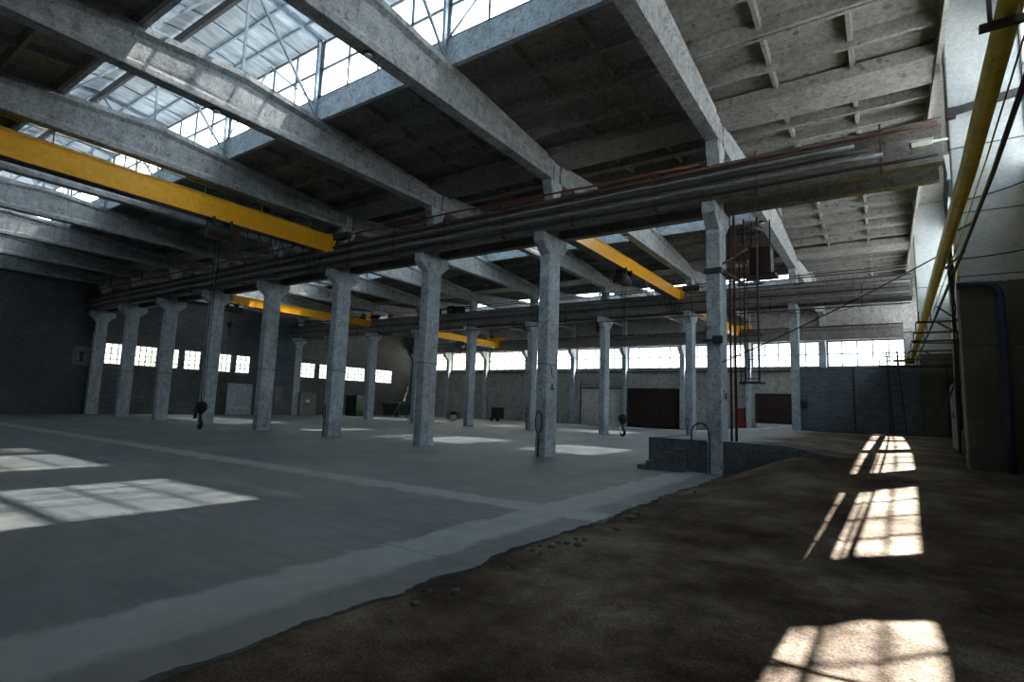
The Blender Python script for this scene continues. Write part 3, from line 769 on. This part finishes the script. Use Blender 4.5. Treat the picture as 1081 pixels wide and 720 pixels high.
# painted marks on two column faces
def mark(col_, strokes):
    mb = MB()
    for (y0, z0, y1, z1, w_) in strokes: mb.bar((.212, y0, z0), (.212, y1, z1), .012, w_)
    o = mb.build('painted_mark', 'rubber', col_)
mark(MARKED[1], [(-.12, 3.25, .02, 2.85, .05), (-.12, 3.25, -.1, 3.05, .04)])
mark(MARKED[1], [(-.12, 2.42, .0, 2.62, .05), (.0, 2.62, .12, 2.42, .05), (-.08, 2.44, .1, 2.44, .05)])
mark(MARKED[0], [(-.1, 2.2, -.1, 2.45, .03), (-.1, 2.45, .05, 2.45, .03), (.1, 2.2, .1, 2.4, .03), (.1, 2.3, .2, 2.3, .03), (.2, 2.2, .2, 2.4, .03)])
# hose on a far column
t = tag(MB().tube([(fx(2)-.3, R2-.5, 9.2), (fx(2)-.38, R2-.5, 8.4), (fx(2)-.4, R2-.5, 7.4), (fx(2)-.3, R2-.5, 7.0), (fx(2)-.22, R2-.5, 7.5), (fx(2)-.25, R2-.5, 9.0)], .07, 8).build('hose', 'rubber', smooth=True), 'thick black hose hanging beside the third far column left of the brick partition', 'hose')
for i in range(6):
    x = -1.5-1.1*i
    pipe(sagline((x-.9, R2-1.0, 7.75), (x+.3, R2-1.0, 7.75), .22+.1*nz(i, 2, 2)), .018, 'rubber', '%s loop of black cable hanging under the far crane girder right of the nearest column' % ORD[i], 'cable', 'cable', 'cable loops under the far crane girder', 5)
# straps and cable clips around near columns
for k in range(1, 8):
    mb = MB(); x = fx(k); z = 3.2+.15*(k % 3)
    mb.tube([(x-.225, R1-.415, z), (x+.225, R1-.415, z-.02), (x+.225, R1+.415, z-.05), (x-.225, R1+.415, z)], .014, 6, closed=True)
    tag(mb.build('cable_tie', 'rubber'), 'thin dark wire tied round the near row column, %s one left of the loading platform' % rank[k-1], 'wire', 'wires tied round the near columns')
# box on column k0 (front row) and red bracket
t = empty('column_bracket', (fx(0), R1, 0)); tag(t, 'rusty steel clamp and arm high on the nearest column', 'bracket')
mb = MB(); z = 6.1; mb.box(-.25, .25, -.45, -.41, z-.08, z+.08); mb.box(.215, .255, -.45, .45, z-.08, z+.08); mb.build('clamp', 'dark', t)
mb = MB(); mb.bar((.22, -.1, 6.15), (.75, .5, 5.75), .07); mb.bar((.22, .3, 6.5), (.8, .6, 6.5), .06); mb.bar((.2, -.1, 6.35), (.8, .5, 6.9), .06); mb.build('arm', 'rust', t)
t = empty('floodlight', (fx(0)+.15, R1-.5, 3.95)); tag(t, 'small dark floodlight clamped to the nearest column', 'lamp')
MB().box(-.14, .14, -.1, .06, -.1, .12).build('lamp_housing', 'rubber', t, bevel=.02); MB().box(-.11, .11, -.11, -.1, -.08, .09).build('lamp_glass', 'pipe_blue', t)
MB().box(-.45, .1, .03, .07, -.03, .03).build('lamp_strap', 'dark', t)

# ------------------------------------------------------------------ caged access ladder behind the nearest column
tx, ty = -3.4, R1+1.15
t = empty('caged_ladder', (tx, ty, 0)); tag(t, 'rusty caged access ladder hanging beside the nearest column', 'ladder')
mb = MB()
for s in (-.2, .2): mb.bar((s, 0, 2.75), (s, 0, 8.1), .05, .05)
mb.build('ladder_rail', 'rust', t)
mb = MB(); z = 2.9
while z < 8: mb.tube([(-.2, 0, z), (.2, 0, z)], .015, 6); z += .3
mb.build('rung', 'rust', t)
for i, z in enumerate((2.75, 4.25, 5.9, 7.6)):
    mb = MB(); pts = [(.36*math.cos(a), -.02+.6*math.sin(a)*-1, z) for a in [PI*j/12 for j in range(13)]]
    for p, q in zip(pts, pts[1:]): mb.bar(p, q, .05, .05)
    mb.bar((-.36, 0, z), (.36, 0, z), .05, .05)
    mb.build('cage_hoop', 'dark', t)
for a in (PI*.25, PI*.5, PI*.75):
    MB().bar((.36*math.cos(a), -.02-.6*math.sin(a), 2.75), (.36*math.cos(a), -.02-.6*math.sin(a), 7.6), .03, .03).build('cage_strip', 'dark', t)
t = empty('switch_cabinet', (-3.25, R1+1.7, 6.9)); tag(t, 'dark red steel cabinet platform under the crane girder beside the caged ladder', 'cabinet')
MB().box(-.25, .4, -.25, .3, -.6, .3).build('cabinet_body', 'maroon', t, bevel=.02)
MB().box(-.22, .06, -.28, -.25, -.55, .25).build('cabinet_door', 'maroon', t); MB().box(.09, .37, -.28, -.25, -.55, .25).build('cabinet_door', 'maroon', t)
mb = MB(); mb.box(-.4, .55, -.45, .35, -.69, -.62); mb.build('cabinet_shelf', 'dark', t)
mb = MB(); mb.bar((-.2, 0, .28), (-.2, 0, 1.25), .04); mb.bar((.35, 0, .28), (.35, 0, 1.25), .04); mb.build('hanger', 'dark', t)
for i, (x, r) in enumerate(((-4.0, .035), (-3.86, .04))):
    pipe([(x, R1+.95, .9), (x, R1+.95, 8.6)], r, 'rust', '%s rusty vertical pipe rising right behind the nearest column' % ('left' if i == 0 else 'right'), group='vertical pipes beside the nearest column')

# ------------------------------------------------------------------ brick partition, ladder, gantry on the right
mb = MB(); mb.box(fx(0)+.2, 1.75, R2-.12, R2+.12, .5, 4.5)
o = struct(mb.build('wall_partition', 'brick_blue'))
mb = MB()
for i in range(18):
    x = -.3+i*.11; h = .05+.1*abs(nz(i*1.3, 4, 0)); mb.box(x, x+.1, R2-.1, R2+.1, 4.5, 4.5+h)
mb.build('broken_brick_coping', 'brick_blue', o)
tag(MB().tube([(-1.35, R2-.16, .95), (-1.35, R2-.16, 4.5)], .03, 8).build('downpipe', 'dark'), 'dark vertical pipe dividing the blue-grey brick partition', 'pipe')
tag(MB().box(fx(0)+.22, fx(0)+.55, R2-.3, R2-.13, 2.2, 2.6).build('wall_box', 'dark', bevel=.02), 'small dark box fixed to the partition beside its column', 'box')
t = empty('ladder', (.45, R2-.25, .95)); tag(t, 'dark steel ladder leaning against the brick partition', 'ladder')
MB().bar((-.1, -.55, .0), (-.28, .05, 4.3), .05, .07).build('ladder_rail', 'dark', t)
MB().bar((.42, -.55, .0), (.18, .05, 4.4), .05, .07).build('ladder_rail', 'dark', t)
mb = MB(); 
for i in range(12):
    f = (i+.7)/13; mb.bar((-.1-.18*f, -.55+.6*f, 4.3*f), (.42-.24*f, -.55+.6*f, 4.35*f), .03)
mb.build('rung', 'dark', t)
t = empty('gantry_walkway', (1.1, R2-1.2, 4.4)); tag(t, 'dark steel walkway with tangled railings above the brick partition', 'walkway')
MB().box(-1.3, 1.9, -.6, .6, 0, .07).build('deck', 'dark', t)
mb = MB()
for x in (-1.25, -.5, .3, 1.1, 1.85): mb.bar((x, -.58, 0), (x, -.58, .5), .05)
mb.bar((-1.3, -.58, .5), (1.9, -.58, .5), .05); mb.bar((-1.3, -.58, .27), (1.9, -.58, .27), .035)
mb.build('railing', 'dark', t)
for x in (-.9, 1.5): MB().bar((x, .5, 0), (x, .9, -3.4), .08).build('prop', 'dark', t)
t = empty('valve_station', (1.15, 34.0, 4.75)); tag(t, 'yellow valve assembly at the far end of the gas pipe', 'valve')
MB().lathe([(.0,-.2),(.16,-.2),(.2,-.1),(.2,.1),(.16,.2),(0,.2)], axis='x').build('valve_body', 'pipe_yellow', t, smooth=False)
mb = MB(); mb.tube([(.22*math.cos(a), .22*math.sin(a), .35) for a in [2*PI*i/14 for i in range(14)]], .02, 6, closed=True); mb.bar((0,0,.1), (0,0,.35), .03); mb.build('hand_wheel', 'dark', t)
MB().tube([(-.7,0,-.02),(-.2,0,-.02)], .07, 10).build('pipe_stub', 'pipe_yellow', t)
t = empty('equipment_cabinet', (2.35, 21.5, .85)); tag(t, 'black equipment cabinet standing against the right wall behind the near pier', 'cabinet')
MB().box(-.6, .6, -.8, .8, 0, 2.1).build('cabinet_body', 'rubber', t, bevel=.03)
MB().box(-.62, -.6, -.75, -.03, .1, 2.0).build('cabinet_door', 'dark', t); MB().box(-.62, -.6, .03, .75, .1, 2.0).build('cabinet_door', 'dark', t)
for s in (-.1, .1): MB().box(-.65, -.62, s-.02, s+.02, 1.0, 1.2).build('handle', 'pipe', t)
t = empty('timber_plank', (1.75, 19.8, .85)); tag(t, 'weathered plank leaning on the right wall beyond the near pier', 'plank')
MB().bar((0, 0, 0), (.25, .9, 3.8), .2, .05).build('board', 'timber', t)

# ------------------------------------------------------------------ overhead cranes
def crane(x, ya, yb, zb, h, label, hoist_y, hook_z, walkway=True, festoon=True, cmat='dark', group='yellow overhead cranes'):
    t = empty('overhead_crane', (x, (ya+yb)/2, 9.36)); tag(t, label, 'overhead crane', group)
    L = (yb-ya); z0 = zb-9.36
    mb = MB(); w = .22
    prof = [(-w, z0), (w, z0), (w, z0+.03), (w-.05, z0+.03), (w-.05, z0+h-.03), (w, z0+h-.03), (w, z0+h), (-w, z0+h), (-w, z0+h-.03), (-w+.05, z0+h-.03), (-w+.05, z0+.03), (-w, z0+.03)]
    mb.extr(prof, 'y', -L/2, L/2); mb.build('main_girder', 'yellow', t)
    for s in (-1, 1):
        y = s*(L/2)
        yr = y + s*.3
        c = MB().box(-1.3, 1.3, yr-.13, yr+.13, .06, .36).build('end_carriage', cmat, t, bevel=.02)
        for xx in (-1.05, 1.05): MB().lathe([(0,-.05),(.14,-.05),(.14,.05),(0,.05)], (xx, yr, .14), axis='y').build('wheel', 'dark', c)
        MB().box(-.25, .25, min(y, yr), max(y, yr), z0+.1, .36).build('end_plate', 'yellow', t)
        MB().box(-1.0, -.7, yr-.2, yr+.2, .36, .62).build('drive_motor', 'dark', t, bevel=.03)
        MB().bar((.35, yr-s*.05, .1), (.35, yr-s*.28, -.55), .07).build('collector_arm', 'yellow', t)
    mb = MB(); mb.box(-.22, .22, -L/2+.3, L/2-.3, z0-.03, z0); mb.build('trolley_flange', 'dark', t)
    if walkway:
        mb = MB(); mb.box(-.85, -.22, -L/2+.2, L/2-.2, z0+h-.12, z0+h-.06); mb.build('walkway', 'dark', t)
        mb = MB(); n_ = int(L/2.4)
        for i in range(n_+1):
            y = -L/2+.4+(L-.8)*i/n_
            mb.bar((-.83, y, z0+h-.06), (-.83, y, z0+h+.75), .035)
        for zz in (.4, .75): mb.bar((-.83, -L/2+.4, z0+h+zz), (-.83, L/2-.4, z0+h+zz), .03)
        mb.build('handrail', 'pipe_yellow', t)
    hy = hoist_y-(ya+yb)/2
    ho = MB().lathe([(0,-.5),(.2,-.5),(.24,-.42),(.24,.42),(.2,.5),(0,.5)], (0, hy, z0-.42), axis='y', seg=18).build('hoist', 'dark', t)
    MB().box(-.35, .1, hy+.35, hy+.8, z0-.62, z0-.2).build('hoist_motor', 'rust', ho, bevel=.03)
    for d in (-.35, .35): MB().box(-.28, .28, hy+d-.05, hy+d+.05, z0-.45, z0+.06).build('trolley_plate', 'dark', ho)
    mb = MB(); mb.box(-.5, -.25, hy-.3, hy+.3, z0-.65, z0-.25); mb.build('control_box', 'red', ho, bevel=.02)
    zh = hook_z-9.36
    mb = MB(); 
    for d in (-.06, .06): mb.tube([(d*.8, hy+d, z0-.6), (d*.4, hy+d*.6, zh+.95)], .014, 6)
    mb.build('hoist_rope', 'rubber', t)
    hb = MB().lathe([(0,.55),(.08,.58),(.2,.72),(.22,.85),(.16,1.0),(.05,1.06),(0,1.06)], (0, hy, zh), seg=16).build('hook_block', 'rubber', t, smooth=True)
    pts = [(0,0,.62),(0,0,.42),(.02,0,.35),(.1,0,.24),(.11,0,.14),(.05,0,.04),(-.04,0,.02),(-.11,0,.09),(-.12,0,.17)]
    MB().tube([(p[0], hy+p[1], zh+p[2]) for p in pts], [.06,.06,.065,.07,.075,.075,.065,.05,.02], 8).build('hook', 'dark', hb, smooth=True)
    if festoon:
        mb = MB(); y0 = hy+1.0; n_ = 7; step = (L/2-.4-y0)/n_
        for i in range(n_):
            a = Vector((.3, y0+i*step, z0-.05)); b = Vector((.3, y0+(i+1)*step, z0-.05)); sg = .95+.5*nz(i*3.3, x, 0)
            mb.tube([a.lerp(b, j/8)+Vector((0,0,-sg*4*(j/8)*(1-j/8))) for j in range(9)], .02, 5)
        mb.build('festoon_cable', 'rubber', t)
    return t
crane(-22.0, 0.2, R1-1.25, 8.8, .84, 'long yellow overhead crane spanning the front hall at upper left', 10.9, .5)
crane(-10.7, R1+1.05, R2-1.05, 8.78, .66, 'yellow overhead crane in the middle hall, directly behind the near column row', 25.5, .5)
crane(-40.0, R1+1.05, R2-1.05, 8.62, .64, 'distant yellow overhead crane at the left end of the middle hall', 21.3, 6.2, False, False)
crane(-38.0, R2+1.05, R3-1.0, 8.5, .66, 'distant yellow overhead crane at the left of the back hall', 45.5, 7.2, False, False, 'yellow')
crane(-11.0, R2+1.05, R3-1.0, 8.75, .66, 'yellow overhead crane in the back hall, glimpsed behind the nearest column', 44, 7.4, False, False, 'yellow')
# pendant control of the front crane
t = empty('pendant_control', (-21.6, 10.5, .9)); tag(t, 'black pendant control hanging on a thin cable by the front crane hook', 'crane control')
MB().box(-.06, .06, -.05, .05, 0, .35).build('control_body', 'rubber', t, bevel=.02)
MB().tube([(0,0,.35),(.03,.02,1.2),(-.05,.2,4),(-.3,.5,7.6)], .012, 6).build('control_cable', 'rubber', t)
mb = MB()
for i in range(3): mb.box(-.03, .03, -.06, -.05, .06+i*.09, .1+i*.09)
mb.build('push_button', 'yellow', t)

# ------------------------------------------------------------------ gable fittings and distant objects
t = empty('wall_notice', (XG+.02, 16.3, 4.55)); tag(t, 'faded white notice painted on the left gable brickwork', 'notice')
MB().box(0, .02, -.55, .55, -.75, .75).build('board', 'panel', t)
mb = MB(); mb.box(.02, .025, -.12, .12, -.2, .25); mb.box(.02, .025, -.2, .2, .2, .3); mb.box(.02, .025, -.05, .15, -.45, -.2); mb.build('figure_mark', 'dark', t)
t = empty('wall_horn', (XG+.3, 16.7, 6.9)); tag(t, 'dark round siren on the left gable beside the end column', 'siren')
MB().lathe([(0,-.3),(.12,-.3),(.15,0),(.4,.25),(.38,.27),(0,.1)], axis='x', seg=18).build('horn', 'rubber', t); MB().box(-.3, -.2, -.15, .15, -.2, .2).build('mount', 'dark', t)
# graffiti panel: painted tag strokes on pale blue render
t = empty('graffiti_panel', (XG+.03, 29.4, 0)); tag(t, 'pale blue rendered panel with white graffiti on the left gable', 'wall panel')
MB().box(0, .05, -1.25, 1.25, 0, 3.0).build('render', 'kerb', t)
mb = MB(); rnd = random.Random(3)
y = -1.0
for i in range(6):
    pts = [(.06, y+.18*math.sin(j*1.3+i)*.9+.12*j*.3, .35+.5*abs(math.sin(j*.9+i*1.7))) for j in range(7)]
    mb.tube(pts, .03, 5); y += .33
mb.build('graffiti_strokes', 'white', t)
for i, (y, z0, z1, w) in enumerate(((33.2, 1.1, 2.9, .9), (36.6, 0, 2.4, 2.0))):
    t = empty('steel_locker', (XG+(.75 if i == 0 else .3), y, z0 if i == 0 else 0)); tag(t, ['pale grey steel panel fixed to the dark gable pier', 'pale grey steel locker by the gable under the far left window'][i], 'locker')
    if i == 0: t.location.x = XG+.52
    MB().box(0, .1 if i == 0 else .6, -w/2, w/2, 0, z1-z0).build('locker_body', 'panel', t, bevel=.02)
    d = .1 if i == 0 else .6
    MB().box(d, d+.02, -w/2+.05, -.02, .08, z1-z0-.08).build('locker_door', 'panel', t); MB().box(d, d+.02, .02, w/2-.05, .08, z1-z0-.08).build('locker_door', 'panel', t)
tag(MB().box(XG+.95, XG+.97, 36.2, 36.75, 1.35, 1.65).build('wall_label', 'white'), 'small bright white card on the grey locker by the gable', 'card')
# dumpster-like machine in the far left
t = empty('waste_container', (-47.2, 45.6, 0)); tag(t, 'dark green waste container with open lid in the far left corner', 'container')
mb = MB(); mb.loft([[(-1.1,-.9,.2),(1.1,-.9,.2),(1.1,.9,.2),(-1.1,.9,.2)], [(-1.4,-1.1,1.5),(1.4,-1.1,1.5),(1.4,1.1,1.5),(-1.4,1.1,1.5)]]); mb.build('container_body', 'green', t, bevel=.04)
mb = MB(); mb.loft([[(-1.45,-1.2,1.5),(1.45,-1.2,1.5),(1.45,1.2,1.75),(-1.45,1.2,1.75)], [(-1.45,-1.2,1.58),(1.45,-1.2,1.58),(1.45,1.2,1.83),(-1.45,1.2,1.83)]]); mb.build('lid', 'rubber', t)
for sx in (-.9, .9):
    for sy in (-.7, .7): MB().lathe([(0,-.05),(.1,-.05),(.1,.05),(0,.05)], (sx, sy, .1), axis='y').build('caster', 'dark', t)
t = empty('storage_cabinet', (-49.5, 41.3, 0)); tag(t, 'tall dark cabinet left of the green waste container', 'cabinet')
MB().box(-.9, .9, -.5, .5, 0, 2.3).build('cabinet_body', 'green', t, bevel=.02); MB().box(-.85, -.02, -.53, -.5, .1, 2.2).build('cabinet_door', 'dark', t); MB().box(.02, .85, -.53, -.5, .1, 2.2).build('cabinet_door', 'dark', t)
t = empty('plastic_sheet_post', (-46.2, 44.0, 0)); tag(t, 'white board leaning against the green waste container', 'board')
MB().bar((0, 0, 0), (.55, .6, 1.75), .22, .03).build('board', 'white', t)
t = empty('sack', (-36.7, 43.4, 0)); tag(t, 'pale bulging sack with black top lying on the far floor', 'sack')
mb = MB(); mb.lathe([(0,0),(.3,.02),(.38,.2),(.34,.45),(.2,.6),(.12,.66),(0,.66)], seg=14); o = mb.build('sack_body', 'cloth', t, smooth=True)
MB().lathe([(0,.6),(.15,.62),(.32,.75),(.3,.9),(.12,1.0),(0,1.0)], seg=14).build('sack_top', 'rubber', t, smooth=True)
t = empty('handcart', (-35.5, 49.5, 0)); tag(t, 'dark red handcart parked near the back wall', 'cart')
MB().box(-.6, .6, -.4, .4, .3, 1.5).build('cart_box', 'maroon', t, bevel=.03)
for s in (-.4, .4): MB().lathe([(0,-.05),(.24,-.05),(.27,0),(.24,.05),(0,.05)], (s, -.5, .26), axis='y').build('wheel', 'rubber', t)
MB().tube([(-.6,0,1.2),(-.95,0,1.6),(-.95,.4,1.6)], .03, 8).build('handle', 'dark', t)
t = empty('wooden_pallet', (-41.5, 49.0, 0)); tag(t, 'stack of dark pallets near the back wall', 'pallet')
for j in range(5):
    mb = MB()
    for i in range(5): mb.box(-.6+i*.26, -.44+i*.26, -.5, .5, j*.16+.11, j*.16+.14)
    for yy in (-.45, 0, .4): mb.box(-.6, .62, yy-.05, yy+.05, j*.16, j*.16+.11)
    mb.build('pallet_layer', 'timber', t)
# round dark vent / fan on far girder & dark equipment silhouettes on the far crane girder
for i, (x, y) in enumerate(((-31.5, R2-.75), (-29.9, R2-.75), (-28.9, R2-.75))):
    t = empty('electric_box', (x, y, 9.36)); tag(t, '%s dark electrical box on top of the far crane girder' % ['left', 'middle', 'right'][i], 'box', 'boxes on the far crane girder')
    MB().box(-.35, .35, -.2, .2, 0, .45+.1*(i % 2)).build('box_body', 'rubber', t, bevel=.03); MB().box(-.3, .3, -.22, -.2, .05, .35).build('box_door', 'dark', t)

# rubble along slab edge
rnd = random.Random(11)
rocks = []
for i in range(26):
    y = rnd.uniform(3.5, 15.5) if i > 3 else 6.2+i*.3; r = rnd.uniform(.03, .075)
    bm = bmesh.new(); bmesh.ops.create_icosphere(bm, subdivisions=1, radius=r)
    for v in bm.verts: v.co *= 1+.35*nz(v.co.x*20+i, v.co.y*20, v.co.z*20); v.co.z *= .6
    mb = MB(); mb.bm.free(); mb.bm = bm
    x = edge_x(y)+rnd.uniform(.1, .45)
    o = mb.build('concrete_fragment', 'platform', loc=(x, y, soil_z(x, y)+r*.25))
    tag(o, 'small grey fragment broken off the concrete slab edge, lying on the soil', 'rubble', 'concrete fragments along the slab edge')

# ------------------------------------------------------------------ light
w = bpy.data.worlds.new('sky'); S.world = w; w.use_nodes = True
nt = w.node_tree; nt.nodes.clear()
o_ = nt.nodes.new('ShaderNodeOutputWorld'); bg = nt.nodes.new('ShaderNodeBackground')
tc = nt.nodes.new('ShaderNodeTexCoord'); sx = nt.nodes.new('ShaderNodeSeparateXYZ'); rp = nt.nodes.new('ShaderNodeValToRGB')
nt.links.new(tc.outputs['Generated'], sx.inputs[0]); nt.links.new(sx.outputs[2], rp.inputs[0])
e = rp.color_ramp.elements; e[0].position = 0; e[0].color = (.88, .96, 1, 1); e[1].position = .7; e[1].color = (.42, .70, 1.0, 1)
nt.links.new(rp.outputs[0], bg.inputs[0]); bg.inputs[1].default_value = 3.0
nt.links.new(bg.outputs[0], o_.inputs[0])
sd = bpy.data.lights.new('sun', 'SUN'); sd.energy = 80; sd.angle = .014; sd.color = (1, .97, .93)
so = bpy.data.objects.new('sun', sd); COL.objects.link(so)
el = math.radians(63.4); hx, hy = -.690, -.724
d = Vector((hx*math.cos(el), hy*math.cos(el), -math.sin(el)))
so.rotation_euler = d.to_track_quat('-Z', 'Y').to_euler(); so.location = (20, 60, 40)

# ------------------------------------------------------------------ camera
yaw, pitch, roll = math.radians(34.39927515), math.radians(6.69856994), math.radians(1.95265003)
cy, sy, cp, sp, cr, sr = math.cos(yaw), math.sin(yaw), math.cos(pitch), math.sin(pitch), math.cos(roll), math.sin(roll)
f = Vector((-sy*cp, cy*cp, sp)); r = Vector((cy, sy, 0)); u = r.cross(f)
r2 = r*cr+u*sr; u2 = -r*sr+u*cr
cam = bpy.data.cameras.new('camera'); co = bpy.data.objects.new('camera', cam); COL.objects.link(co)
co.matrix_world = Matrix(((r2.x, u2.x, -f.x, 0), (r2.y, u2.y, -f.y, 0), (r2.z, u2.z, -f.z, 1.815), (0, 0, 0, 1)))
cam.sensor_width = 36; cam.lens = 575.5/1081*36; cam.clip_start = .05; cam.clip_end = 500
S.camera = co
vs = S.view_settings; vs.view_transform = 'Standard'; vs.look = 'None'; vs.gamma = 1; vs.exposure = .25; vs.use_curve_mapping = False
S.render.film_transparent = False
cy_ = S.cycles
cy_.max_bounces = 8; cy_.diffuse_bounces = 6; cy_.glossy_bounces = 3; cy_.transparent_max_bounces = 10; cy_.transmission_bounces = 4
cy_.sample_clamp_indirect = 6; cy_.use_denoising = True; cy_.caustics_reflective = False; cy_.caustics_refractive = False
